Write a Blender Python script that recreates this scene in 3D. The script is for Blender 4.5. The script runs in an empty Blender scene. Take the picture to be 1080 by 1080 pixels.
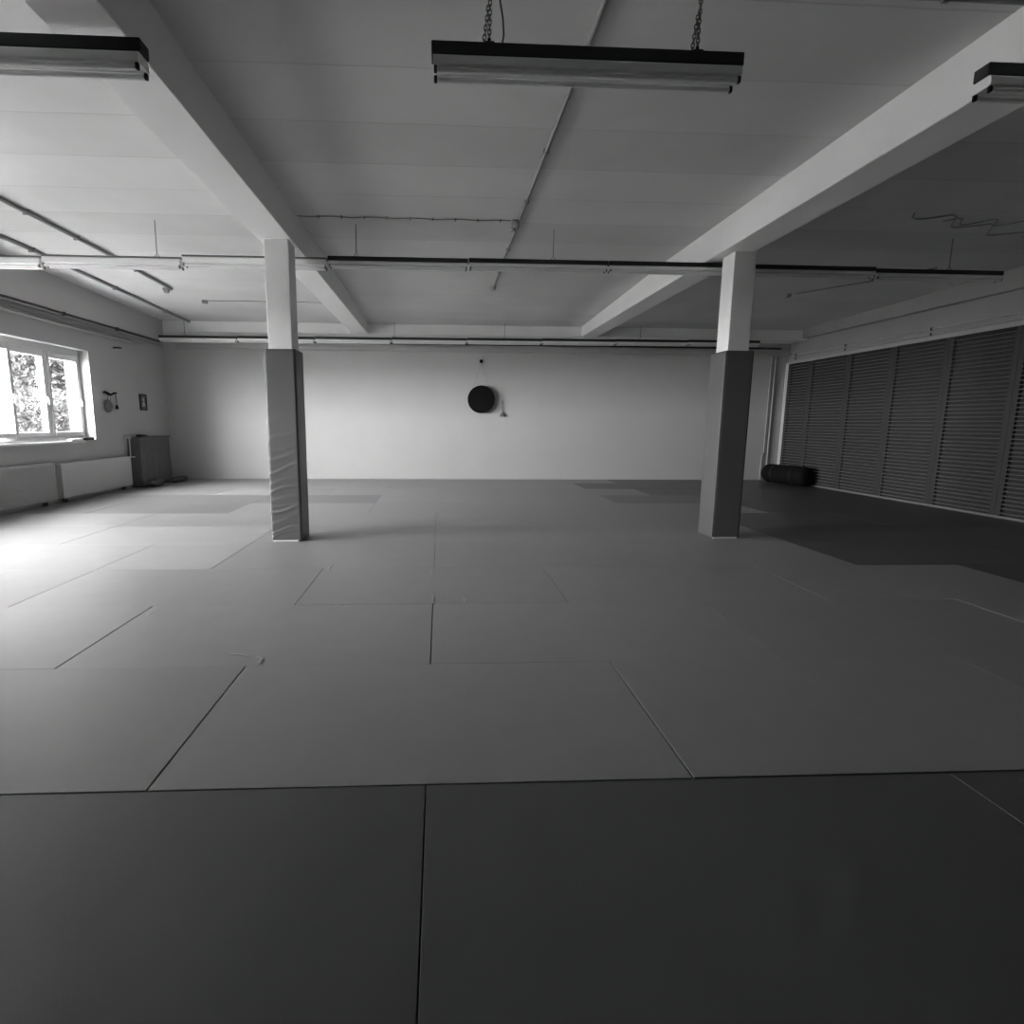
import bpy, bmesh, math, random
from mathutils import Vector, Matrix
random.seed(7)
C = bpy.context.scene.collection
SC = bpy.context.scene

# ------------------------------------------------------------------ helpers
class MB:
    def __init__(s): s.bm = bmesh.new()
    def box(s, x0, x1, y0, y1, z0, z1, bev=0, seg=2):
        r = bmesh.ops.create_cube(s.bm, size=1)
        vs = r['verts']
        for v in vs:
            v.co = Vector(((x0+x1)/2+v.co.x*(x1-x0), (y0+y1)/2+v.co.y*(y1-y0), (z0+z1)/2+v.co.z*(z1-z0)))
        if bev:
            es = {e for v in vs for e in v.link_edges}
            bmesh.ops.bevel(s.bm, geom=list(es), offset=bev, segments=seg, affect='EDGES', profile=.5)
        return s
    def tube(s, pts, r, n=10, closed=False, caps=True):
        P = [Vector(p) for p in pts]; rings = []; N = len(P)
        prev = None
        for i, p in enumerate(P):
            if closed: d = P[(i+1) % N]-P[i-1]
            else: d = P[min(i+1, N-1)]-P[max(i-1, 0)]
            d.normalize()
            if prev is None:
                a = Vector((0, 0, 1)) if abs(d.z) < .9 else Vector((1, 0, 0))
                u = d.cross(a).normalized()
            else:
                u = (prev-d*prev.dot(d)).normalized()
            prev = u; w = d.cross(u)
            rr = r[i] if isinstance(r, (list, tuple)) else r
            rings.append([s.bm.verts.new(p+(u*math.cos(2*math.pi*k/n)+w*math.sin(2*math.pi*k/n))*rr) for k in range(n)])
        for i in range(N if closed else N-1):
            a, b = rings[i], rings[(i+1) % N]
            for k in range(n):
                s.bm.faces.new((a[k], a[(k+1) % n], b[(k+1) % n], b[k]))
        if caps and not closed:
            s.bm.faces.new(rings[0][::-1]); s.bm.faces.new(rings[-1])
        return s
    def lathe(s, prof, origin, axis, n=32):
        """prof: list of (radius, height along the axis)"""
        o = Vector(origin); ax = Vector(axis).normalized()
        a = Vector((0, 0, 1)) if abs(ax.z) < .9 else Vector((1, 0, 0))
        u = ax.cross(a).normalized(); w = ax.cross(u)
        rings = []
        for r, h in prof:
            if r < 1e-6: rings.append([s.bm.verts.new(o+ax*h)])
            else: rings.append([s.bm.verts.new(o+ax*h+(u*math.cos(2*math.pi*k/n)+w*math.sin(2*math.pi*k/n))*r) for k in range(n)])
        for a_, b_ in zip(rings, rings[1:]):
            for k in range(n):
                k2 = (k+1) % n
                if len(a_) == 1 and len(b_) == 1: continue
                if len(a_) == 1: s.bm.faces.new((a_[0], b_[k2], b_[k]))
                elif len(b_) == 1: s.bm.faces.new((a_[k], a_[k2], b_[0]))
                else: s.bm.faces.new((a_[k], a_[k2], b_[k2], b_[k]))
        return s
    def poly(s, pts):
        s.bm.faces.new([s.bm.verts.new(p) for p in pts]); return s
    def build(s, name, mat, parent=None, smooth=False, kind=None):
        bmesh.ops.recalc_face_normals(s.bm, faces=s.bm.faces[:])
        me = bpy.data.meshes.new(name); s.bm.to_mesh(me); s.bm.free()
        if smooth:
            for p in me.polygons: p.use_smooth = True
            try: me.set_sharp_from_angle(angle=math.radians(40))
            except Exception: pass
        me.materials.append(mat)
        o = bpy.data.objects.new(name, me); C.objects.link(o)
        if parent:
            o.parent = parent
            o.location = -Vector(parent.get('_o', (0, 0, 0)))
        if kind: o['kind'] = kind
        return o

def thing(name, label, cat, loc, group=None):
    """Empty at the thing's base; the parts are modelled in world coordinates"""
    o = bpy.data.objects.new(name, None); C.objects.link(o)
    o.empty_display_size = .1
    o.location = loc; o['_o'] = list(loc)
    tag(o, label, cat, group); return o
def tag(o, label, cat, group=None):
    o['label'] = label; o['category'] = cat
    if group: o['group'] = group
    return o
def struct(mb, name, mat, label=None, smooth=False):
    o = mb.build(name, mat, None, smooth, 'structure')
    if label: o['label'] = label
    return o

# ------------------------------------------------------------------ materials
def mat(name, v, rough=.6, spec=.5, bump=0, bscale=200, var=0, vscale=3, metal=0, rand=0, coat=0):
    m = bpy.data.materials.new(name); m.use_nodes = True
    nt = m.node_tree; N = nt.nodes; L = nt.links
    b = N['Principled BSDF']
    b.inputs['Roughness'].default_value = rough
    b.inputs['Specular IOR Level'].default_value = spec
    b.inputs['Metallic'].default_value = metal
    b.inputs['Base Color'].default_value = (v, v, v, 1)
    b.inputs['Coat Weight'].default_value = coat
    tc = N.new('ShaderNodeTexCoord')
    if var or rand:
        nz = N.new('ShaderNodeTexNoise'); nz.inputs['Scale'].default_value = vscale; nz.inputs['Detail'].default_value = 5
        L.new(tc.outputs['Object'], nz.inputs['Vector'])
        mr = N.new('ShaderNodeMapRange')
        mr.inputs['From Min'].default_value = .25; mr.inputs['From Max'].default_value = .75
        mr.inputs['To Min'].default_value = 1-var; mr.inputs['To Max'].default_value = 1+var
        L.new(nz.outputs['Fac'], mr.inputs['Value'])
        ml = N.new('ShaderNodeMath'); ml.operation = 'MULTIPLY'; ml.inputs[1].default_value = v
        L.new(mr.outputs['Result'], ml.inputs[0])
        out = ml
        if rand:
            oi = N.new('ShaderNodeObjectInfo'); r2 = N.new('ShaderNodeMapRange')
            r2.inputs['To Min'].default_value = 1-rand; r2.inputs['To Max'].default_value = 1+rand
            L.new(oi.outputs['Random'], r2.inputs['Value'])
            m2 = N.new('ShaderNodeMath'); m2.operation = 'MULTIPLY'
            L.new(ml.outputs[0], m2.inputs[0]); L.new(r2.outputs['Result'], m2.inputs[1]); out = m2
        L.new(out.outputs[0], b.inputs['Base Color'])
    if bump:
        n2 = N.new('ShaderNodeTexNoise'); n2.inputs['Scale'].default_value = bscale; n2.inputs['Detail'].default_value = 3
        L.new(tc.outputs['Object'], n2.inputs['Vector'])
        bp = N.new('ShaderNodeBump'); bp.inputs['Strength'].default_value = bump; bp.inputs['Distance'].default_value = .01
        L.new(n2.outputs['Fac'], bp.inputs['Height']); L.new(bp.outputs['Normal'], b.inputs['Normal'])
    return m

def ceiling_mat():
    """painted concrete planks: a joint every 0.64 m across the room, faint stains"""
    m = mat('ceiling_paint', .62, .8, .3, .15, 30, .07, 1.2)
    nt = m.node_tree; N = nt.nodes; L = nt.links; b = N['Principled BSDF']
    src = b.inputs['Base Color'].links[0].from_socket
    tc = N.new('ShaderNodeTexCoord'); sp = N.new('ShaderNodeSeparateXYZ'); L.new(tc.outputs['Object'], sp.inputs[0])
    nz = N.new('ShaderNodeTexNoise'); nz.inputs['Scale'].default_value = 2.5; L.new(tc.outputs['Object'], nz.inputs['Vector'])
    def mth(op, a, c=None):
        n = N.new('ShaderNodeMath'); n.operation = op
        for i, q in enumerate((a, c)):
            if q is None: continue
            if isinstance(q, (int, float)): n.inputs[i].default_value = q
            else: L.new(q, n.inputs[i])
        return n.outputs[0]
    wob = mth('MULTIPLY', nz.outputs['Fac'], .03)
    y = mth('ADD', sp.outputs['Y'], wob)
    t = mth('DIVIDE', mth('SUBTRACT', y, 3.765), .645)
    fr = mth('ABSOLUTE', mth('SUBTRACT', mth('FRACT', mth('ADD', t, .5)), .5))
    line = mth('LESS_THAN', fr, .012)
    n3 = N.new('ShaderNodeTexNoise'); n3.inputs['Scale'].default_value = .8; L.new(tc.outputs['Object'], n3.inputs['Vector'])
    amt = mth('MULTIPLY', line, mth('MULTIPLY', n3.outputs['Fac'], .28))
    # planks differ faintly from one another
    wn = N.new('ShaderNodeTexWhiteNoise'); wn.noise_dimensions = '1D'; L.new(mth('FLOOR', t), wn.inputs['W'])
    pl = mth('ADD', mth('MULTIPLY', wn.outputs['Value'], .10), .95)
    fac = mth('MULTIPLY', mth('SUBTRACT', 1, amt), pl)
    res = mth('MULTIPLY', src, fac)
    L.new(res, b.inputs['Base Color'])
    return m

M = {
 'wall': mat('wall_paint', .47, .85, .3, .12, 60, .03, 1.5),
 'wall_r': mat('wall_paint_shaded', .36, .85, .3, .12, 60, .03, 1.5),  # wall paint darkened: the right side's weaker light is put into the colour
 'wall_back': mat('back_wall_paint', .50, .85, .3, .12, 60, .03, 1.5),
 'beam': mat('beam_paint', .84, .7, .35, .1, 60, .03, 2),
 'ceil': ceiling_mat(),
 'slab': mat('floor_slab', .04, .9),
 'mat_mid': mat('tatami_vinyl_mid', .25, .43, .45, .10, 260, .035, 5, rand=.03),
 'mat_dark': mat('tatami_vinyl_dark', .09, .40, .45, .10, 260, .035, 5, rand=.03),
 'mat_deep': mat('tatami_vinyl_deep_and_shaded', .165, .42, .45, .10, 260, .035, 5, rand=.03),  # darker mats, and pale left mats toned down for a shadow
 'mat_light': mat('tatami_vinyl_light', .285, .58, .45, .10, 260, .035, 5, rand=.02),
 'pad': mat('pad_vinyl_grey', .105, .42, .5, .04, 300, .03, 5),
 'pad_dark': mat('pad_vinyl_dark', .10, .45, .5, .04, 300, .03, 5),
 'channel': mat('lamp_channel_dark', .025, .55, .4),
 'enamel': mat('lamp_enamel', .86, .35, .5),
 'tube': mat('unlit_tube_glass', .8, .2, .5),
 'grey': mat('grey_metal', .16, .45, .5, metal=.3),
 'conduit': mat('conduit_grey', .30, .6, .4),
 'conduit_dark': mat('conduit_dark', .26, .6, .4),
 'white': mat('white_plastic', .75, .4, .5),
 'frame': mat('window_frame_white', .62, .4, .5),
 'radiator': mat('radiator_enamel', .50, .45, .5),
 'black': mat('black_leather', .008, .8, .12, .1, 120),
 'roll': mat('black_vinyl_roll', .008, .8, .12, .2, 60),
 'cloth': mat('dark_cloth', .13, .9, .2, .4, 90, .1, 6),
 'slat': mat('slat_metal', .27, .38, .5, metal=.2),
 'slat_post': mat('slat_post_metal', .05, .6, .4),
 'backing': mat('shutter_backing', .03, .8),
 'trim': mat('trim_paint', .42, .5, .4),
 'dark': mat('dark_plastic', .015, .6, .25),
 'bronze': mat('bronze', .16, .4, .5, metal=.4, var=.1, vscale=20),
 'print': mat('print_dark', .10, .3, .5, var=.4, vscale=14),
 'paper': mat('paper_pale', .55, .6),
 'tape': mat('pale_tape', .34, .5),
 'bark': mat('bark', .10, .9, .2, .6, 12, .3, 8),
 'leaf': mat('leaf', .03, .55, .4, var=.5, vscale=1.5),
 'leaf2': mat('leaf_pale', .055, .55, .4, var=.5, vscale=1.5),
 'ground': mat('gravel_ground', .55, .95, .2, .4, 20, .2, 2),
 'render': mat('outer_render', .7, .9, .2),
}
g = bpy.data.materials.new('window_glass'); g.use_nodes = True
nt = g.node_tree; nt.nodes.clear()
o_ = nt.nodes.new('ShaderNodeOutputMaterial'); mx = nt.nodes.new('ShaderNodeMixShader')
tr = nt.nodes.new('ShaderNodeBsdfTransparent'); gl = nt.nodes.new('ShaderNodeBsdfGlossy')
lw = nt.nodes.new('ShaderNodeLayerWeight'); lw.inputs['Blend'].default_value = .5
pw = nt.nodes.new('ShaderNodeMath'); pw.operation = 'POWER'; pw.inputs[1].default_value = 5; nt.links.new(lw.outputs['Facing'], pw.inputs[0])
fr = nt.nodes.new('ShaderNodeMath'); fr.operation = 'MULTIPLY_ADD'; fr.inputs[1].default_value = .7; fr.inputs[2].default_value = .03
nt.links.new(pw.outputs[0], fr.inputs[0])
tr.inputs['Color'].default_value = (.96, .96, .96, 1); gl.inputs['Roughness'].default_value = .01
nt.links.new(fr.outputs[0], mx.inputs[0]); nt.links.new(tr.outputs[0], mx.inputs[1]); nt.links.new(gl.outputs[0], mx.inputs[2])
nt.links.new(mx.outputs[0], o_.inputs[0]); M['glass'] = g

# ------------------------------------------------------------------ room shell
XL, XR, YB, YF = -6.10, 8.14, 12.60, -3.2       # left, right, back, behind the camera
def cz(y): return 3.50 if y <= 7.5 else 3.50-(y-7.5)*.13/5.1     # underside of the ceiling
b = MB().box(XL-.55, XR+.3, YF-.3, YB+.3, -.24, -.04)
struct(b, 'floor', M['slab'], 'floor slab under the judo mats')
b = MB()
for (ya, yb_) in ((YF-.3, 7.5), (7.5, YB+.3)):
    za, zb = cz(ya), cz(yb_)
    x0, x1 = XL-.55, XR+.3
    v = [(x0, ya, za), (x1, ya, za), (x1, yb_, zb), (x0, yb_, zb)]
    w = [(p[0], p[1], p[2]+.25) for p in v]
    b.poly(v); b.poly(w)
    b.poly((v[0], v[1], w[1], w[0])); b.poly((v[3], v[2], w[2], w[3])); b.poly((v[0], v[3], w[3], w[0])); b.poly((v[1], v[2], w[2], w[1]))
struct(b, 'ceiling', M['ceil'], 'white painted concrete plank ceiling')
struct(MB().box(XL-.55, XR+.3, YB, YB+.3, -.04, cz(YB)-.002), 'wall_back', M['wall_back'], 'plain pale back wall')
struct(MB().box(XL-.55, XR+.3, YF-.3, YF, -.04, 3.5), 'wall_front', M['pad_dark'], 'wall behind the camera')
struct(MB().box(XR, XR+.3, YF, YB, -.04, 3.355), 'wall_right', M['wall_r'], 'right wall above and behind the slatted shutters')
# left wall with window openings
WINS = [(7.02, 9.95), (2.45, 5.75)]
WZ0, WZ1 = .97, 2.50
b = MB(); T = XL-.42
edges = [YF]+[q for w in sorted(WINS) for q in w]+[YB]
for i in range(0, len(edges), 2): b.box(T, XL, edges[i], edges[i+1], -.04, 3.355)
for (a, c) in WINS:
    b.box(T, XL, a, c, -.04, WZ0); b.box(T, XL, a, c, WZ1, 3.355)
struct(b, 'wall_left', M['wall'], 'left wall with the window openings')

# beams
def slab_beam(name, x0, x1, y0, y1, z0, lab, m='beam'):
    struct(MB().box(x0, x1, y0, y1, z0, 3.52 if y0 < 7 else cz(y0)+.01, .006, 1), name, M[m], lab)
slab_beam('ceiling_beam', -1.87, -1.53, YF, 12.02, 3.17, 'left white concrete ceiling beam on the left column')
slab_beam('ceiling_beam', 3.07, 3.42, YF, 12.02, 3.17, 'right white concrete ceiling beam on the right column')
slab_beam('ceiling_beam', XL, XR, 12.02, YB, 3.17, 'cross beam along the top of the back wall')
slab_beam('ceiling_beam', XL, -5.80, YF, 12.02, 2.975, 'edge beam over the windows on the left wall', 'wall')
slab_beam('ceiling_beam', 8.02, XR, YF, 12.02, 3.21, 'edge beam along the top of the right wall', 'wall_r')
struct(MB().box(-1.81, -1.56, 5.98, 6.24, 0, 3.175, .006, 1), 'support_column', M['beam'], 'white left column under the ceiling beam')
struct(MB().box(3.20, 3.443, 6.06, 6.32, 0, 3.175, .006, 1), 'support_column', M['beam'], 'white right column under the ceiling beam')
# trims
struct(MB().box(-5.80, XR, YB-.07, YB, 2.895, 2.985, .004, 1), 'trim_1', M['trim'], 'boxed trunking along the top of the back wall')
struct(MB().box(XL, XL+.03, YF, YB-.07, 2.90, 2.945, .004, 1), 'trim_2', M['trim'])
struct(MB().box(8.075, XR, 12.50, YB, 0, 2.73, .004, 1), 'trim_3', M['frame'], 'white corner post beside the shutters')
struct(MB().box(8.06, XR, YF, 12.50, 2.70, 2.765, .004, 1), 'trim_4', M['trim'], 'white head rail above the shutters')
struct(MB().box(XL, XL+.015, YF, YB, 0, .06), 'baseboard_left', M['trim'])
struct(MB().box(XL, 7.6, YB-.012, YB, 0, .018), 'baseboard_back', M['trim'])

# ------------------------------------------------------------------ windows (frame face at X = -6.27)
FX0, FX1 = -6.36, -6.27
def bars(mb, y0, y1, z0, z1, wl, wr, wb, wt, x0=FX0, x1=FX1):
    mb.box(x0, x1, y0, y0+wl, z0, z1, .006, 1); mb.box(x0, x1, y1-wr, y1, z0, z1, .006, 1)
    mb.box(x0, x1, y0+wl, y1-wr, z0, z0+wb, .006, 1); mb.box(x0, x1, y0+wl, y1-wr, z1-wt, z1, .006, 1)
def window(n, y0, y1, near):
    t = thing('window_%d' % n, near, 'window', (FX1, y0, WZ0)); t['kind'] = 'structure'
    del t['category']
    mb = MB(); bars(mb, y0, y1, WZ0+.02, WZ1, .05, .05, .06, .10)
    nS = 3; w = (y1-y0-.1)/nS
    cuts = [y0+.05+w*k for k in range(nS+1)]
    if n == 1: cuts = [y0+.05, 8.22, 9.12, y1-.05]
    for c in cuts[1:-1]: mb.box(FX0-.03, FX1, c-.03, c+.03, WZ0+.08, WZ1-.10, .005, 1)
    mb.build('window_frame', M['frame'], t)
    for k in range(nS):
        a, c = cuts[k]+(.03 if k else 0), cuts[k+1]-(.03 if k < nS-1 else 0)
        z0, z1 = WZ0+.08, WZ1-.10
        e = thing('sash', '', '', (FX1, a, z0)); del e['label']; del e['category']
        e.parent = t; e.location = Vector((0, a-y0, z0-WZ0))
        ob = n == 1 and k == 0
        mb = MB(); bars(mb, a, c, z0, z1, .05, .05, .07, .10, FX0+.005, FX1+.012)
        mb.build('sash_frame', M['frame'], e, True)
        MB().box(FX0+.035, FX0+.05, a+.045, c-.045, z0+.065, z1-.095).build('pane', M['glass'], e)
        MB().box(FX1+.012, FX1+.03, c-.035, c-.015, 1.62, 1.68, .003, 1).tube([(FX1+.04, c-.025, 1.65), (FX1+.04, c-.025, 1.55)], .008, 8).build('handle', M['white'], e)
        if ob: e.rotation_euler = (0, 0, -math.radians(9))
    MB().box(XL-.15, XL+.07, y0+.0, y1-(.40 if n == 1 else 0), WZ0-.035, WZ0-.0, .005, 1).box(XL-.15, XL-.005, y1-.40, y1, WZ0-.035, WZ0, .004, 1).build('window_sill', M['frame'], t)
    # outer white reveal of the render coat and a zinc sill
    MB().box(XL-.47, FX0, y0, y1, WZ0-.02, WZ0+.015).build('outer_sill', M['grey'], t)
window(1, *WINS[0], 'far white window in the left wall, with a sash ajar')
window(2, *WINS[1], 'middle white window in the left wall')
for (a, c) in WINS:                     # light portals: they only guide the sky's light through the openings
    l = bpy.data.lights.new('window_portal', 'AREA'); l.shape = 'RECTANGLE'
    l.size = c-a; l.size_y = WZ1-WZ0; l.cycles.is_portal = True
    o = bpy.data.objects.new('window_portal', l); C.objects.link(o)
    o.location = (-6.45, (a+c)/2, (WZ0+WZ1)/2)
    o.rotation_euler = Matrix(((0, 0, -1), (-1, 0, 0), (0, 1, 0))).to_euler()   # -Z towards +X

# ------------------------------------------------------------------ judo mats
ROWS = 'front second third fourth fifth sixth seventh eighth ninth tenth eleventh twelfth'.split()
ORD = 'first second third fourth fifth sixth'.split()
OFF = -.05
def row_seams(j):
    odd = j in (-3, 0, 2, 6, 7, 9)
    s = [k+OFF for k in range(-9, 11) if (k % 2 != 0) == odd]
    s = [x for x in s if XL+.25 < x < XR-.25]
    if j == 3:   # a half-width mat lies in this row
        s = sorted([x for x in s if abs(x+4+.05) > .1]+[-3.05, -5.05])
    return [XL+.02]+s+[XR-.09]
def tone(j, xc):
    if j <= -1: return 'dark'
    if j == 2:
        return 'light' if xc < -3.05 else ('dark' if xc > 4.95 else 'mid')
    if j == 5 and xc < -2.05: return 'mid'  # left mats toned down: soft edge of the floor shadow put into colour
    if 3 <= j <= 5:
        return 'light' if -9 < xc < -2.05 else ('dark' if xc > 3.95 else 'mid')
    if j == 6: return 'deep' if xc < -2.05 else ('mid' if xc < 4.5 else 'dark')  # left end darkened: shadow band painted into the pale mats' tone
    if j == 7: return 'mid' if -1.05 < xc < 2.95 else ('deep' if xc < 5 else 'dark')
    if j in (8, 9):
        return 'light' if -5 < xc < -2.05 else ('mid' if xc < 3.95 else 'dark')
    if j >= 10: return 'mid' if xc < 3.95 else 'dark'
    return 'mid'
TN = {'dark': 'dark grey', 'deep': 'darker grey', 'mid': 'mid-grey', 'light': 'light grey'}
random.seed(3)
for j in range(-3, 11):
    y0 = 1.81+j; y1 = y0+1
    if j == 10: y1 = YB-.02
    S = row_seams(j)
    gx = .004 if j < 0 else .0065 if j < 2 else (.004 if j < 4 else .002)
    cl = cr = 0
    pairs = list(zip(S, S[1:]))
    lefts = [p for p in pairs if (p[0]+p[1])/2 < OFF-.01][::-1]; rights = [p for p in pairs if (p[0]+p[1])/2 > OFF+.3]
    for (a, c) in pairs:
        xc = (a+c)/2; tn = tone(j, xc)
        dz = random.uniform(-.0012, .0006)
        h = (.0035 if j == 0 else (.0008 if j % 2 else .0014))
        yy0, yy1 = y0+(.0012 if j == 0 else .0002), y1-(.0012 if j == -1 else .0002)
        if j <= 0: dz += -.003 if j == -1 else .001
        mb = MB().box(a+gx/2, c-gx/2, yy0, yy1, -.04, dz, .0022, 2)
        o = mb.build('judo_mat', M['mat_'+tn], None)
        if j < -1: row = 'under the camera' if j == -2 else 'behind the camera'
        else: row = 'in the %s row' % ROWS[j+1]
        if (a, c) in lefts:
            k = lefts.index((a, c)); pos = '%s left of the middle line' % ORD[k] if k < 6 else 'farthest left'
        elif (a, c) in rights:
            k = rights.index((a, c)); pos = '%s right of the middle line' % ORD[k] if k < 6 else 'farthest right'
        else: pos = 'astride the middle line'
        tag(o, '%s judo mat %s, %s' % (TN[tn], row, pos), 'mat', 'judo mats covering the floor')

# ------------------------------------------------------------------ padding round the columns
def pillar_pad(cx0, cx1, cy0, cy1, x0, x1, y0, y1, top, m, label, wrinkles, seed):
    rnd = random.Random(seed)
    t = thing('pillar_pad', label, 'padding', ((x0+x1)/2, (y0+y1)/2, 0))
    # outer loop: rounded rectangle, finely sampled
    loop = []; r = .022
    def side(p, q, n):
        for k in range(n): loop.append((p[0]+(q[0]-p[0])*k/n, p[1]+(q[1]-p[1])*k/n))
    def arc(cx_, cy_, a0, n=5):
        for k in range(n):
            a = math.radians(a0+90*k/n); loop.append((cx_+r*math.cos(a), cy_+r*math.sin(a)))
    arc(x0+r, y0+r, 180); side((x0+r, y0), (x1-r, y0), 26)
    arc(x1-r, y0+r, 270); side((x1, y0+r), (x1, y1-r), 18)
    arc(x1-r, y1-r, 0); side((x1-r, y1), (x0+r, y1), 10)
    arc(x0+r, y1-r, 90); side((x0, y1-r), (x0, y0+r), 18)
    n = len(loop); nz = 170; zb = .006
    mxx, myy = (x0+x1)/2, (y0+y1)/2
    folds = [(1.30, .0022, .028), (1.10, .0035, .026), (.98, .002, .02), (.89, .005, .022), (.75, .0055, .018), (.64, .003, .02), (.545, .006, .016),
             (.43, .003, .022), (.37, .004, .012), (.313, .010, .015), (.20, .003, .025), (.10, .008, .014), (.055, .006, .012)]
    bm = bmesh.new(); rings = []
    for i in range(nz+1):
        z = zb+(top-zb)*i/nz; ring = []
        for k, (x, y) in enumerate(loop):
            dx, dy = 0, 0
            f = 0
            if wrinkles:
                u = (x-x0)/(x1-x0)          # 0 at the left edge of the face
                for q, (zz, A, w) in enumerate(folds):
                    s = .30+.06*math.sin(q*2.1)
                    d = z-(zz+s*(x-x0)+.012*math.sin(u*5+q))
                    f += A*(math.exp(-(d/w)**2)-.55*math.exp(-((d-w*1.6)/w)**2))*(1-.72*u)
                f += .0025*math.sin(z*9+x*6)*(1-z/top)
            else:
                f = .0012*math.sin(z*5+x*9)*(1-z/top)
            f += -.004*max(0, 1-z/.04) - .006*max(0, 1-(top-z)/.02)
            on_front = y < y0+.03; on_left = x < x0+.03
            w_ = 1 if on_front else (.8 if on_left else .3)
            nx, ny = x-mxx, y-myy
            sx, sy = nx/((x1-x0)/2), ny/((y1-y0)/2)
            L = math.hypot(sx**5, sy**5) or 1
            ring.append(bm.verts.new((x+f*w_*sx**5/L, y+f*w_*sy**5/L, z)))
        rings.append(ring)
    for a, b_ in zip(rings, rings[1:]):
        for k in range(n): bm.faces.new((a[k], a[(k+1) % n], b_[(k+1) % n], b_[k]))
    # inner loop against the column
    e = .0015
    def inner(x, y): return (min(max(x, cx0-e), cx1+e), min(max(y, cy0-e), cy1+e))
    ti = []; bi = []
    for (x, y) in loop:
        sx, sy = (x-mxx)/((x1-x0)/2), (y-myy)/((y1-y0)/2); m_ = max(abs(sx), abs(sy))
        ix, iy = (cx0+cx1)/2+sx/m_*((cx1-cx0)/2+e), (cy0+cy1)/2+sy/m_*((cy1-cy0)/2+e)
        ti.append(bm.verts.new((ix, iy, top-.004))); bi.append(bm.verts.new((ix, iy, zb)))
    for k in range(n):
        k2 = (k+1) % n
        bm.faces.new((rings[-1][k], rings[-1][k2], ti[k2], ti[k])); bm.faces.new((rings[0][k2], rings[0][k], bi[k], bi[k2]))
        bm.faces.new((ti[k], ti[k2], bi[k2], bi[k]))
    mb = MB(); mb.bm.free(); mb.bm = bm
    mb.build('cover', M[m], t, True)
    MB().tube([(x0+.004, y0+.006, zb+.01+(top-zb-.02)*k/30) for k in range(31)], .0045, 8).build('piping', M['pad' if m == 'pad_dark' else 'tape'], t, True)
    MB().box(x0+.012, x1-.035, y0-.008, y0+.02, .0015, .016, .003, 1).build('foam_strip', M['white'], t)
    return t
pillar_pad(-1.81, -1.56, 5.98, 6.24, -1.845, -1.518, 5.92, 6.275, 2.065, 'pad',
           'wrinkled grey vinyl padding wrapped round the left column', True, 1)
pillar_pad(3.20, 3.443, 6.06, 6.32, 3.155, 3.485, 6.01, 6.365, 2.12, 'pad_dark',
           'smooth dark padding wrapped round the right column', False, 2)

# ------------------------------------------------------------------ lamps
def chain(mb, p, q, r=.010, wire=.0028):
    p, q = Vector(p), Vector(q); L = (q-p).length; n = max(2, int(L/(r*2.1))); d = (q-p).normalized()
    a = d.cross(Vector((0, 1, 0))).normalized(); c = d.cross(a)
    for i in range(n):
        m_ = p+d*(L*(i+.5)/n); s_ = a if i % 2 else c
        mb.tube([m_+d*math.sin(t)*r*1.5+s_*math.cos(t)*r*.8 for t in [k*math.pi/6 for k in range(12)]], wire, 6, closed=True)
def luminaire(x0, x1, yc, z, label, group, hang, style, w=.085, h=.06, chan='channel', dz=0):
    """z = underside of the dark channel; reflector and two bare tubes below it"""
    t = thing('fluorescent_light', label, 'ceiling light', ((x0+x1)/2, yc, z), group)
    y0, y1 = yc-w/2, yc+w/2
    ztop = z+h; z += dz; h -= dz
    MB().box(x0, x1, y0, y1, z, z+h, .004, 1).build('channel', M[chan], t)
    k = (h+2*dz)/.06; mb = MB()   # white batten body under the channel
    prof = [(y0+.003, z), (y0-.006*k, z-.012*k), (y0-.010*k, z-.046*k), (y0+.008, z-.052*k), (y1-.008, z-.052*k), (y1+.010*k, z-.046*k), (y1+.006*k, z-.012*k), (y1-.003, z)]
    for (a, b_) in zip(prof, prof[1:]):
        mb.poly(((x0+.01, a[0], a[1]), (x1-.01, a[0], a[1]), (x1-.01, b_[0], b_[1]), (x0+.01, b_[0], b_[1])))
    for xx in (x0+.01, x1-.01): mb.poly([(xx, a[0], a[1]) for a in prof])
    mb.build('batten', M['enamel'], t)
    for s in (-1, 1):
        yy = yc+s*w*.46; zt = z-.068*k
        MB().tube([(x0+.03, yy, zt), (x1-.03, yy, zt)], .013, 12).build('tube', M['tube'], t, True)
        for xx in (x0+.02, x1-.02):
            MB().box(xx-.008, xx+.008, yy-.010, yy+.010, zt-.012, z-.05*k, .003, 1).build('lamp_holder', M['dark' if style == 'chain' else 'grey'], t)
    for hx in hang:
        if style == 'chain':
            mb = MB(); mb.box(hx-.025, hx+.025, yc-.02, yc+.02, z+h, z+h+.02, .004, 1); mb.tube([(hx, yc, z+h+.01), (hx, yc, z+h+.04)], .008, 8)
            mb.build('hook', M['dark'], t)
            mb = MB(); chain(mb, (hx, yc, z+h+.035), (hx+.004, yc, 3.488)); chain(mb, (hx-.028, yc, z+h+.012), (hx-.004, yc, z+h+.2))
            mb.build('chain', M['grey'], t, True)
        else:
            zc = cz(yc)
            if -1.95 < hx < -1.45 or 3.0 < hx < 3.5: zc = 3.17
            mb = MB(); mb.tube([(hx, yc, z+h+.05), (hx, yc, zc-.001)], .0045, 6)
            mb.tube([(hx-.028, yc, z+h), (hx, yc, z+h+.055), (hx+.028, yc, z+h)], .0045, 6)
            mb.build('suspension_rod', M['grey'], t)
    return t
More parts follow.
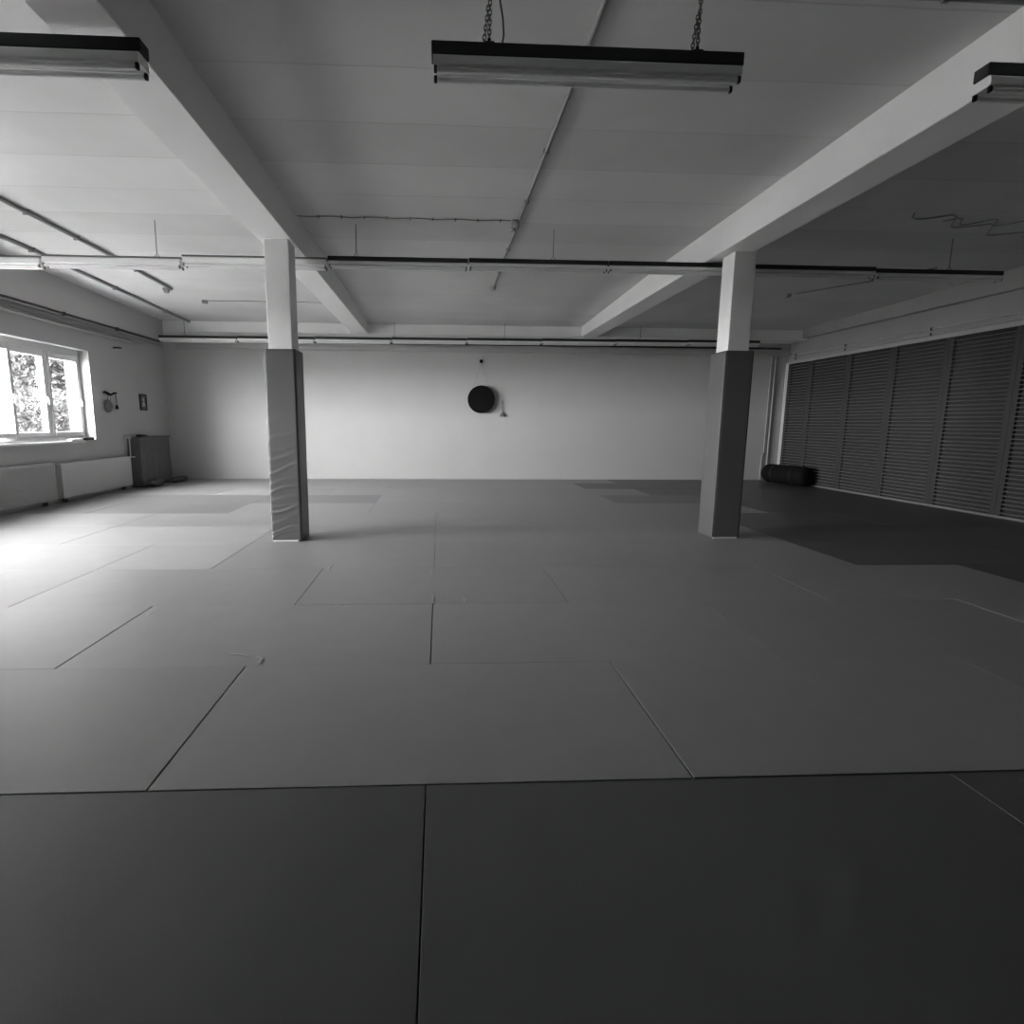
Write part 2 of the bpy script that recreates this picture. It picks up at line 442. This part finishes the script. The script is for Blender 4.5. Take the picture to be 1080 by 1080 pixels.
for (x0, lab, hang) in ((-2.94, 'chain-hung twin tube light at the top left', (-2.6, -2.15)),
                        (-.04, 'chain-hung twin tube light at top centre', (.24, 1.27)),
                        (2.745, 'chain-hung twin tube light cut off at the right edge', (3.75, 4.05))):
    t = luminaire(x0, x0+1.53, 2.915 if x0 > -1 else 2.945, 3.053 if x0 > -1 else 3.035, lab, 'front row of tube lights on chains', hang, 'chain')
    if x0 == -.04:
        MB().tube([(.30, 2.915, 3.112), (.31, 2.915, 3.17), (.305, 2.915, 3.24), (.285, 2.915, 3.34), (.272, 2.915, 3.497)], .004, 8).build('power_cable', M['dark'], t, True)
J1 = [-5.78, -4.37, -2.86, -1.26, .327, 1.937, 3.595, 5.13, 6.70]
Z1 = [3.085, 3.095, 3.12, 3.15, 3.16, 3.163, 3.163, 3.15, 3.13]
POS = 'first second third fourth fifth sixth seventh eighth'.split()
RD = {0: [-5.0], 1: [-3.14], 3: [-.94], 4: [1.30], 7: [6.05]}
for i in range(8):
    zt = (Z1[i]+Z1[i+1])/2
    luminaire(J1[i]+.004, J1[i+1]-.004, 6.5, zt-.052, 'tube light in the row behind the columns, %s from the left' % POS[i],
              'middle row of tube lights behind the columns', RD.get(i, []), 'rod', .09, .05, 'grey' if i < 3 else 'channel', .030 if i < 3 else 0)  # left channels paler and slimmer: window light painted into their colour
RD2 = {0: [-5.26], 1: [-3.0], 3: [-.95], 4: [1.375], 6: [4.3], 7: [6.3]}
for i in range(8):
    a = -5.78+i*1.5875
    luminaire(a+.004, a+1.5835, 11.80, 3.0+.008*i, 'tube light in the row along the back wall, %s from the left' % POS[i],
              'back row of tube lights along the back wall', RD2.get(i, []), 'rod', .09, .052)

# ------------------------------------------------------------------ conduits, cables and small ceiling fittings
def along(x, ys, dz=.022): return [(x, y, cz(y)-dz) for y in ys]
def conduit(name, pts, r, m, label, clips=(), cat='conduit'):
    t = thing(name, label, cat, pts[0])
    MB().tube(pts, r, 10).build('pipe', M[m], t, True)
    for c in clips:
        c = Vector(c); MB().box(c.x-r*1.6, c.x+r*1.6, c.y-.01, c.y+.01, c.z-r*1.25, c.z+r*1.3, .002, 1).build('clip', M['conduit_dark'], t)
    return t
def fitting(name, x, y, label, cat, r=.045, h=.05, m='conduit'):
    z = cz(y)
    o = MB().lathe([(0, -h), (r*.6, -h), (r*.8, -h*.8), (r, -h*.35), (r, -.001), (0, -.001)], (x, y, z), (0, 0, 1), 24).build(name, M[m], None, True)
    return tag(o, label, cat)
conduit('ceiling_conduit', along(.86, (-1, 2, 4, 6.18), .017), .014, 'conduit', 'thin white ceiling conduit running forward from the junction box', along(.86, (2.5, 3.6, 4.7, 5.7), .017))
conduit('ceiling_conduit', along(.86, (6.36, 7.5, 8.93), .017), .014, 'conduit', 'short ceiling conduit from the junction box to the round sensor', along(.86, (7.2, 8.2), .017))
o = MB().box(.78, .87, 6.22, 6.32, 3.41, 3.499, .012, 2).tube([(.80, 6.27, 3.42), (.80, 6.27, 3.385)], .03, 12).build('junction_box', M['trim'], None, True)
tag(o, 'pale junction box on the ceiling conduit at centre', 'junction box')
fitting('ceiling_sensor', .85, 9.0, 'pale round sensor at the end of the centre conduit', 'sensor', .05, .055, 'trim')
conduit('ceiling_conduit', along(-4.36, (-1, 3, 7.5, 9.42)), .022, 'conduit_dark', 'grey ceiling conduit in the left bay, ending at a sensor', along(-4.36, (4.9, 6.3, 7.1, 8.4)))
fitting('ceiling_sensor', -4.46, 9.45, 'small pale sensor at the end of the left bay conduit', 'sensor', .055, .075)
conduit('ceiling_conduit', along(-5.24, (-1, 3, 7.5, 12.0)), .026, 'conduit_dark', 'grey ceiling conduit nearest the left wall', along(-5.24, (5.5, 7.6, 9.4, 11)))
# clipped cable across the centre bay
t = thing('ceiling_cable', 'thin clipped cable crossing the centre bay to the junction box', 'cable', (-1.5, 6.25, 3.48))
MB().tube([(-1.525+2.3*k/24, 6.25, 3.488-.004*math.sin(k*1.3)) for k in range(25)], .006, 6).build('cable_run', M['conduit'], t, True)
for k in range(9): MB().box(-1.30+.245*k-.008, -1.30+.245*k+.008, 6.235, 6.265, 3.472, 3.499, .003, 1).build('clip', M['conduit_dark'], t)
t = thing('ceiling_cable', 'short cable and box on the ceiling behind the left column', 'cable', (-4.15, 10.2, cz(10.2)))
MB().tube([(-4.12+2.2*k/16, 10.2, cz(10.2)-.010-.003*math.sin(k)) for k in range(17)], .007, 6).build('cable_run', M['conduit_dark'], t, True)
MB().box(-4.2, -4.12, 10.16, 10.24, cz(10.2)-.06, cz(10.2)-.004, .008, 2).build('box', M['conduit_dark'], t)
fitting('ceiling_sensor', 5.78, 9.14, 'small grey sensor in the dark right bay', 'sensor', .055, .055)
conduit('ceiling_conduit', [(5.85, 9.06, cz(9)-.014), (6.5, 8.3, cz(8.3)-.014), (6.9, 7.6, cz(7.6)-.014)], .010, 'conduit_dark', 'thin conduit slanting from the sensor in the right bay')
t = thing('ceiling_cable', 'tangled cable stapled to the ceiling of the right bay', 'cable', (6.0, 6.0, 3.49))
MB().tube([(4.9+.09*k, 5.75+.12*math.sin(k*.9)+.03*k, 3.487-.004*math.cos(k*1.7)) for k in range(22)], .008, 6).build('cable_run', M['conduit'], t, True)
MB().tube([(5.4+.07*k, 5.95-.10*math.sin(k*1.1), 3.485) for k in range(14)], .007, 6).build('loose_end', M['conduit'], t, True)
conduit('ceiling_conduit', [(1.65+.5*k, 3.02, 3.483+.003*math.sin(k)) for k in range(4)], .012, 'conduit', 'conduit crossing the ceiling at the top right', [(1.9, 3.02, 3.483), (2.6, 3.02, 3.483)])

# pipes on the walls; the last two are dark strips for shade
def wall_pipe(name, pts, r, m, label, clips=()):
    t = thing(name, label, 'pipe', pts[0])
    MB().tube(pts, r, 12).build('pipe', M[m], t, True)
    for c in clips: MB().box(c[0]-r*1.3, c[0]+r*1.3, c[1]-.012, c[1]+.012, c[2]-r*1.3, c[2]+r*1.6, .002, 1).build('clip', M['dark'], t)
wall_pipe('heating_pipe', [(8.10, -2, 2.885), (8.10, 12.48, 2.885)], .016, 'trim', 'upper thin pipe running along the right wall', [(8.10, y, 2.885) for y in (4.9, 6.9, 8.87, 10.78, 12.3)])
wall_pipe('heating_pipe', [(8.10, -2, 2.805), (8.10, 12.48, 2.805)], .014, 'trim', 'lower thin pipe just above the shutters', [(8.10, y, 2.805) for y in (4.9, 6.9, 8.87, 10.78, 12.3)])
wall_pipe('heating_pipe', [(7.70, 12.56, 2.88), (7.70, 12.56, .62), (7.68, 12.56, .60), (7.66, 12.56, .58), (7.66, 12.56, .02)], .016, 'trim', 'left of two upright pipes on the back wall', [(7.70, 12.56, .62)])
wall_pipe('heating_pipe', [(7.80, 12.56, 2.88), (7.80, 12.56, .02)], .018, 'trim', 'right of two upright pipes on the back wall')
wall_pipe('heating_pipe', [(-6.055, -2, 2.83), (-6.055, 11.4, 2.83)], .022, 'trim', 'pale pipe under the edge beam along the left wall')
wall_pipe('heating_pipe', [(-5.83, -2, 2.945), (-5.83, 11.9, 2.945)], .02, 'channel', 'dark strip for the shaded gap under the left edge beam', [(-5.83, y, 2.940) for y in (7.0, 9.0, 10.4)])  # dark strip stands in for the shade in the gap
wall_pipe('heating_pipe', [(-5.70, 12.578, 3.06), (7.9, 12.578, 3.06)], .02, 'channel', 'dark strip for the shade above the back wall trunking')  # dark strip put in for the shade under the cross beam

# ------------------------------------------------------------------ slatted shutters on the right wall
SX = 8.10
def shutter_panel(y0, y1, label):
    t = thing('shutter_panel', label, 'shutter', (SX, (y0+y1)/2, 0), 'slatted shutters along the right wall')
    MB().box(SX+.02, XR-.001, y0, y1, .004, 2.695).build('backing', M['backing'], t)
    mb = MB(); n = 42; p = (2.665-.045)/n; rnd = random.Random(int(y0*100))
    for i in range(n):
        z = .05+p*(i+.5); dz = rnd.uniform(-.0025, .0025)
        a = z+dz
        # a slat: rounded lip low in front, leaning back at the top
        prof = [(SX-.030, a-.010), (SX-.035, a-.006), (SX-.032, a-.001), (SX-.012, a+.004), (SX+.004, a+.007), (SX+.006, a+.003), (SX-.008, a-.002), (SX-.024, a-.006)]
        ya, yb_ = y0+.075, y1-.075
        f = [[mb.bm.verts.new((x, yy, zz)) for (x, zz) in prof] for yy in (ya, yb_)]
        m_ = len(prof)
        for k in range(m_): mb.bm.faces.new((f[0][k], f[0][(k+1) % m_], f[1][(k+1) % m_], f[1][k]))
        mb.bm.faces.new(f[0]); mb.bm.faces.new(f[1])
    mb.build('slats', M['slat'], t, True)
    for (a, c) in ((y0+.001, y0+.078), (y1-.078, y1-.001)):
        MB().box(SX-.028, SX+.02, a, c, .004, 2.69, .003, 1).build('side_rail', M['slat_post'], t)
    MB().box(SX-.04, SX+.02, y0+.001, y1-.001, .004, .035, .004, 1).build('bottom_rail', M['slat'], t)
    MB().box(SX-.032, SX+.02, y0+.08, y1-.08, 2.665, 2.695, .003, 1).build('top_rail', M['backing'], t)
SH = [12.49, 11.74, 10.62, 9.56, 8.49, 7.41, 6.33, 5.25]
SL = ['narrow slatted shutter in the far right corner', 'second slatted shutter from the far corner, behind the black roll',
      'third slatted shutter from the far corner', 'fourth slatted shutter from the far corner', 'fifth slatted shutter from the far corner',
      'slatted shutter cut off by the right edge of the photo', 'nearest slatted shutter, outside the photo']
for i in range(7): shutter_panel(SH[i+1], SH[i], SL[i])

# ------------------------------------------------------------------ radiators and things on the left
def radiator(y0, y1, z0, z1, ribbed, label):
    t = thing('radiator', label, 'radiator', (-6.02, (y0+y1)/2, 0), 'radiators under the left windows')
    mb = MB()
    if ribbed:
        n = int((y1-y0)/.034); xs = []
        for k in range(n+1):
            y = y0+.012+(y1-y0-.024)*k/n
            xs += [(y-.009, -5.966), (y-.004, -5.95), (y+.004, -5.95), (y+.009, -5.966)]
        f = [[mb.bm.verts.new((x, y, z)) for (y, x) in xs] for z in (z0+.02, z1-.03)]
        for k in range(len(xs)-1): mb.bm.faces.new((f[0][k], f[0][k+1], f[1][k+1], f[1][k]))
        mb.box(-5.985, -5.967, y0, y1, z0, z1, .006, 2)
    else:
        mb.box(-5.972, -5.95, y0, y1, z0, z1, .010, 3)
    mb.build('front_panel', M['radiator'], t, True)
    MB().box(-6.07, -6.05, y0+.02, y1-.02, z0+.02, z1-.02, .006, 1).build('back_panel', M['radiator'], t)
    mb = MB(); n = int((y1-y0)/.06)      # top grille
    mb.box(-6.072, -5.955, y0, y1, z1-.012, z1+.002, .003, 1)
    mb.build('top_grille', M['radiator'], t)
    for (a, c) in ((y0-.002, y0+.012), (y1-.012, y1+.002)):
        MB().box(-6.072, -5.95, a, c, z0+.01, z1+.001, .003, 1).build('side_cover', M['radiator'], t)
    for yy in (y0+.15, y1-.15): MB().box(-6.095, -6.0, yy-.012, yy+.012, 0.0005, z0+.03, .003, 1).build('foot', M['grey'], t)
radiator(6.95, 8.63, .075, .655, True, 'ribbed white radiator under the far window')
radiator(8.775, 10.71, .075, .625, False, 'long smooth white radiator beside the covered cabinet')
t = thing('radiator_pipe', 'upright valve pipe at the end of the smooth radiator', 'pipe', (-5.99, 10.80, 0))
MB().tube([(-6.0, 10.80, .62), (-6.0, 10.80, .97)], .014, 10).build('riser', M['trim'], t, True)
MB().tube([(-6.095, 10.80, .985), (-6.0, 10.80, .985), (-5.96, 10.80, .985)], .018, 10).tube([(-6.0, 10.74, .985), (-6.0, 10.86, .985)], .014, 8).build('valve', M['trim'], t, True)
MB().tube([(-6.0, 10.715, .61), (-6.0, 10.80, .61), (-5.95, 10.86, .61)], .014, 10).build('elbow', M['trim'], t, True)

t = thing('draped_cabinet', 'low cabinet under a dark grey cloth in the back left corner', 'cabinet', (-5.96, 11.4, 0))
MB().box(-6.08, -5.88, 10.92, 12.02, .002, .93, .008, 1).build('body', M['slat_post'], t)
mb = MB(); nx, nz_ = 60, 26; rnd = random.Random(5)
rows = []
for i in range(nz_+1):
    f = i/nz_; z = .965-.93*f; r_ = []
    for k in range(nx+1):
        u = k/nx; y = 10.90+1.16*u+.04*f*(u-.5)
        x = -5.862+.010*f+(.010*math.sin(u*31+1)+.006*math.sin(u*67))*f
        r_.append(mb.bm.verts.new((x, y, z+.008*math.sin(u*9)*f)))
    rows.append(r_)
back = [mb.bm.verts.new((-6.085, 10.90+1.16*k/nx, .965)) for k in range(nx+1)]
rows.insert(0, back)
for a, c in zip(rows, rows[1:]):
    for k in range(nx): mb.bm.faces.new((a[k], a[k+1], c[k+1], c[k]))
for e in (0, nx):        # cloth down the two ends
    s_ = [r[e] for r in rows[1:]]; q = [mb.bm.verts.new((-6.085, v.co.y, v.co.z)) for v in s_[1:]]; q = [rows[0][e]]+q
    for k in range(len(q)-1): mb.bm.faces.new((s_[k], s_[k+1], q[k+1], q[k]))
mb.build('cloth_cover', M['cloth'], t, True)
MB().box(-6.09, -5.845, 10.885, 12.10, .966, .99, .006, 1).build('top_board', M['cloth'], t)
def heap(x, y, sx, sy, h, label, seed):
    mb = MB(); r = bmesh.ops.create_icosphere(mb.bm, subdivisions=4, radius=1); rnd = random.Random(seed)
    ph = [rnd.uniform(0, 6) for _ in range(8)]
    for v in r['verts']:
        c = v.co.copy(); d = .12*math.sin(c.x*5+ph[0])*math.cos(c.y*4+ph[1])+.08*math.sin(c.y*11+c.z*6+ph[2])+.05*math.sin(c.x*13+ph[3])
        c *= 1+d; v.co = (x+c.x*sx, y+c.y*sy, max(.003, .003+h*(c.z*.5+.45)))
    return tag(mb.build('folded_cloth', M['cloth'], None, True), label, 'cloth')
heap(-5.72, 11.15, .09, .22, .15, 'crumpled dark cloth on the floor before the cabinet', 1)
heap(-5.69, 12.05, .12, .30, .12, 'dark cloth heap on the floor at the cabinet corner', 2)
o = MB().box(-6.02, -5.90, 11.08, 11.22, .9915, 1.035, .008, 2).box(-6.0, -5.92, 11.20, 11.36, .9915, 1.012, .006, 2).build('small_case', M['dark'], None, True)
tag(o, 'small black case lying on the draped cabinet', 'case')
o = MB().box(-6.12, -6.04, 9.22, 9.50, .9715, 1.005, .005, 2).build('white_box', M['white'], None); tag(o, 'flat white box on the window sill', 'box')
o = MB().box(-6.16, -6.04, 9.53, 9.80, .9715, 1.02, .008, 2).build('dark_pouch', M['dark'], None, True); tag(o, 'dark pouch at the right end of the window sill', 'pouch')

# small gong with its bracket
t = thing('wall_gong', 'small round gong on a curved bracket on the left wall', 'gong', (-6.07, 10.38, 1.58))
MB().tube([(-6.06, 10.22+.045*k, 1.80+.02*math.sin(k*.9+.6)) for k in range(10)], [.012, .018, .022, .024, .022, .02, .018, .018, .016, .012], 8).build('bracket', M['black'], t, True)
MB().lathe([(0, .028), (.05, .026), (.10, .018), (.115, .006), (.118, -.012), (.112, -.012), (.108, .0), (0, .004)], (-6.075, 10.37, 1.575), (1, 0, 0), 32).build('disc', M['bronze'], t, True)
MB().tube([(-6.06, 10.32, 1.67), (-6.06, 10.34, 1.79)], .003, 6).tube([(-6.06, 10.42, 1.67), (-6.06, 10.40, 1.79)], .003, 6).build('cord', M['dark'], t)
MB().tube([(-6.055, 10.575, 1.80), (-6.055, 10.59, 1.60), (-6.055, 10.592, 1.58), (-6.055, 10.595, 1.52)], [.006, .006, .022, .026], 10).build('mallet', M['black'], t, True)
t = thing('picture_frame', 'small dark framed portrait on the left wall above the cabinet', 'picture', (-6.09, 11.58, 1.52))
mb = MB(); y0, y1, z0, z1 = 11.455, 11.705, 1.52, 1.845
for q in ((y0, y0+.022, z0, z1), (y1-.022, y1, z0, z1), (y0, y1, z0, z0+.022), (y0, y1, z1-.022, z1)): mb.box(-6.099, -6.075, *q, .003, 1)
mb.build('frame', M['dark'], t)
MB().box(-6.099, -6.085, y0+.015, y1-.015, z0+.015, z1-.015).build('print', M['print'], t)
mb = MB(); pts = [(-6.0845, 11.585+.028*math.cos(a), 1.735+.036*math.sin(a)) for a in [k*math.pi/12 for k in range(24)]]; mb.poly(pts)
mb.poly([(-6.0845, 11.53, 1.60), (-6.0845, 11.64, 1.60), (-6.0845, 11.62, 1.67), (-6.0845, 11.595, 1.695), (-6.0845, 11.575, 1.695), (-6.0845, 11.55, 1.67)])
mb.build('pale_figure', M['paper'], t)
o = MB().tube([(-6.095, 10.70, 2.655), (-6.06, 10.74, 2.66), (-6.05, 10.88, 2.672)], .012, 8).build('wall_hook', M['dark'], None, True)
tag(o, 'small dark hook high on the left wall', 'hook')

# ------------------------------------------------------------------ drum on the back wall
t = thing('wall_drum', 'black round drum hanging on the back wall', 'drum', (.945, 12.55, 1.84))
MB().lathe([(0, .0), (.27, .0), (.295, .004), (.305, .014), (.308, .03), (.300, .10), (.29, .104), (0, .104)], (.945, 12.465, 1.84), (0, 1, 0), 64).build('body', M['black'], t, True)
MB().lathe([(.285, -.004), (.300, -.006), (.311, .006), (.311, .016), (.300, .02), (.285, -.004)], (.945, 12.463, 1.84), (0, 1, 0), 64).build('rim', M['black'], t, True)
MB().tube([(.75, 12.55, 2.07), (.935, 12.56, 2.66)], .003, 6).tube([(1.14, 12.55, 2.07), (.945, 12.56, 2.66)], .003, 6).build('hanging_cord', M['conduit'], t)
o = MB().lathe([(0, -.06), (.03, -.055), (.042, -.035), (.036, -.01), (.014, 0), (.014, .035), (0, .035)], (.94, 12.563, 2.69), (0, 1, 0), 24).build('wall_peg', M['black'], None, True)
tag(o, 'round black peg above the drum', 'peg')
t = thing('drum_mallet', 'thin mallet hanging beside the black drum', 'mallet', (1.44, 12.57, 1.46))
MB().tube([(1.43, 12.57, 1.83), (1.445, 12.57, 1.52)], [.007, .012], 8).build('handle', M['grey'], t, True)
MB().lathe([(0, 0), (.075, 0), (.065, .03), (.03, .09), (.012, .10), (0, .10)], (1.446, 12.565, 1.455), (0, 0, 1), 16).build('head', M['grey'], t, True)
t.scale = (1, .4, 1)

# ------------------------------------------------------------------ black roll in the far right corner
A = Vector((7.56, 12.18, .212)); B = Vector((7.845, 11.10, .212)); d = (B-A); L = d.length
prof = [(0, 0), (.10, .004), (.16, .02), (.195, .06), (.208, .12)]
prof += [(.208+.004*math.sin(k*1.4), .12+(L-.24)*k/16) for k in range(1, 16)]
prof += [(.208, L-.12), (.195, L-.06), (.16, L-.02), (.10, L-.004), (0, L)]
t = thing('padded_roll', 'black padded roll lying on the mats in the far right corner', 'roll', (A.x, A.y, 0))
MB().lathe(prof, A, d, 40).build('roll_body', M['roll'], t, True)
for s in (.28, .72): 
    p = A+d*s; u = d.normalized()
    MB().lathe([(.2135, -.02), (.2155, -.018), (.2155, .018), (.2135, .02)], p, u, 40).build('strap', M['dark'], t, True)
for o in [q for q in t.children]: o.location.z += .006

# ------------------------------------------------------------------ scraps of tape on the mats
def scrap(pts, w, label, h=.003):
    mb = MB(); P = [Vector((x, y, 0)) for x, y in pts]; t_ = []; bt = []
    for i, p in enumerate(P):
        dd = (P[min(i+1, len(P)-1)]-P[max(i-1, 0)]).normalized(); nn = Vector((-dd.y, dd.x, 0))*w/2
        z = .0014+h*abs(math.sin(i*1.1))
        t_.append((mb.bm.verts.new(p+nn+Vector((0, 0, z+.0012))), mb.bm.verts.new(p-nn+Vector((0, 0, z+.0012))), mb.bm.verts.new(p-nn+Vector((0, 0, z))), mb.bm.verts.new(p+nn+Vector((0, 0, z)))))
    for a, c in zip(t_, t_[1:]):
        for k in range(4): mb.bm.faces.new((a[k], a[(k+1) % 4], c[(k+1) % 4], c[k]))
    mb.bm.faces.new(t_[0]); mb.bm.faces.new(t_[-1])
    return tag(mb.build('tape_scrap', M['tape'], None, True), label, 'tape', 'scraps of tape on the mats')
SCR = [([(-1.191, 2.971), (-1.138, 2.957), (-1.078, 2.936)], 0.012, 'thin curl of pale tape on the third-row mat, left of centre'),
    ([(-1.035, 2.935), (-0.993, 2.903), (-0.987, 2.836)], 0.012, 'bent scrap of tape beside the thin curl'),
    ([(-1.989, 3.613), (-1.983, 3.726)], 0.012, 'short tape scrap at the end of a seam on the left'),
    ([(-0.998, 4.742), (-1.005, 4.905)], 0.014, 'tape scrap in front of the left padded column'),
    ([(-0.754, 3.733), (-0.739, 3.793)], 0.012, 'small tape scrap left of the middle line'),
    ([(-0.057, 3.994), (-0.047, 3.817)], 0.012, 'tape scrap on the middle line seam'),
    ([(0.174, 3.942), (0.189, 3.876), (0.175, 3.812)], 0.012, 'tape scrap just right of the middle line'),
    ([(-0.072, 4.569), (-0.066, 4.722)], 0.012, 'tape scrap on the middle line, farther from the camera')]
for pts, w, lab in SCR: scrap(pts, w, lab)

# ------------------------------------------------------------------ outside, seen through the far window
struct(MB().box(-60, XL-.56, -30, 60, -.9, -.6), 'ground', M['ground'], 'pale gravel ground outside the windows')
def tree(x, y, h, r, n, seed, m, label, lf=1):
    rnd = random.Random(seed)
    t = thing('leafy_tree', label, 'tree', (x, y, -.6), 'trees outside the window')
    mb = MB(); tips = []
    mb.tube([(x, y, -.6), (x+.05, y, .2*h), (x-.05, y+.05, .5*h), (x, y, .8*h)], [.09, .075, .05, .02], 8)
    for k in range(16):
        a = rnd.uniform(0, 6.28); z = h*rnd.uniform(.12, .8); q = r*rnd.uniform(.5, .95)
        e = Vector((x+q*math.cos(a), y+q*math.sin(a), z+h*rnd.uniform(.05, .2))); mid = Vector((x, y, z)).lerp(e, .5)+Vector((0, 0, .05))
        mb.tube([(x, y, z), mid, e], [.03, .018, .006], 6); tips += [mid, e]
    mb.build('trunk', M['bark'], t, True)
    mb = MB()
    for i in range(n):
        if rnd.random() < .75:
            c = rnd.choice(tips)+Vector([rnd.gauss(0, r*.17) for _ in range(3)])
        else:
            a = rnd.uniform(0, 6.28); q = r*rnd.random()**.5; c = Vector((x+q*math.cos(a), y+q*math.sin(a), h*rnd.uniform(.05, 1)))
        s = rnd.uniform(.035, .085)*lf
        u = Vector([rnd.gauss(0, 1) for _ in range(3)]).normalized(); v = u.cross(Vector([rnd.gauss(0, 1) for _ in range(3)])).normalized()
        mb.bm.faces.new([mb.bm.verts.new(c+u*s), mb.bm.verts.new(c+v*s*.45+u*s*.1), mb.bm.verts.new(c-u*s), mb.bm.verts.new(c-v*s*.45+u*s*.1)])
    me_o = mb.build('foliage', M[m], t); me_o['kind'] = 'stuff'
tree(-8.9, 12.6, 2.0, 1.0, 4500, 1, 'leaf2', 'pale leafy shrub nearest the far window')
tree(-9.9, 15.4, 4.6, 1.4, 9000, 2, 'leaf', 'dark leafy tree seen through the right pane', 1.3)
tree(-13.4, 16.4, 3.4, 1.7, 9000, 3, 'leaf2', 'leafy tree seen through the middle pane', 1.4)
tree(-16.5, 21.5, 6.5, 3.0, 12000, 4, 'leaf2', 'tall tree farther off behind the shrubs', 2.4)

# ------------------------------------------------------------------ sky
w = bpy.data.worlds.new('overcast_sky'); SC.world = w; w.use_nodes = True
N = w.node_tree.nodes; Lk = w.node_tree.links; bg = N['Background']
tc = N.new('ShaderNodeTexCoord'); sp = N.new('ShaderNodeSeparateXYZ'); Lk.new(tc.outputs['Generated'], sp.inputs[0])
vm = N.new('ShaderNodeVectorMath'); vm.operation = 'DOT_PRODUCT'; vm.inputs[1].default_value = Vector((-.76, -.62, .13)).normalized()
Lk.new(tc.outputs['Generated'], vm.inputs[0])
mr = N.new('ShaderNodeMapRange'); mr.interpolation_type = 'SMOOTHSTEP'
mr.inputs['From Min'].default_value = .35; mr.inputs['From Max'].default_value = 1.0
mr.inputs['To Min'].default_value = .55; mr.inputs['To Max'].default_value = 3.0
Lk.new(vm.outputs['Value'], mr.inputs['Value']); Lk.new(mr.outputs['Result'], bg.inputs['Color']); bg.inputs['Strength'].default_value = 4.0

# ------------------------------------------------------------------ camera (fitted to the mat grid)
cam = bpy.data.cameras.new('camera'); co = bpy.data.objects.new('camera', cam); C.objects.link(co); SC.camera = co
f, cx, cy, yaw, pit, rol = 569.72, 489.83, 531.56, .0462, -.1492, .0068
cam.sensor_width = 36; cam.lens = f/1080*36; cam.shift_x = (540-cx)/1080; cam.shift_y = (cy-540)/1080
fwd = Vector((math.sin(yaw)*math.cos(pit), math.cos(yaw)*math.cos(pit), math.sin(pit)))
rt = Vector((math.cos(yaw), -math.sin(yaw), 0)); up = rt.cross(fwd)
r2 = rt*math.cos(rol)+up*math.sin(rol); u2 = -rt*math.sin(rol)+up*math.cos(rol)
co.matrix_world = Matrix(((r2.x, u2.x, -fwd.x, 0), (r2.y, u2.y, -fwd.y, 0), (r2.z, u2.z, -fwd.z, 1.3111), (0, 0, 0, 1)))
cam.clip_start = .05
vs = SC.view_settings; vs.view_transform = 'Standard'; vs.look = 'None'; vs.gamma = 1; vs.use_curve_mapping = False; vs.exposure = 2.9
SC.cycles.max_bounces = 10; SC.cycles.diffuse_bounces = 6; SC.cycles.glossy_bounces = 4; SC.cycles.transparent_max_bounces = 12
SC.cycles.use_denoising = True
for o in SC.objects:
    if '_o' in o: del o['_o']
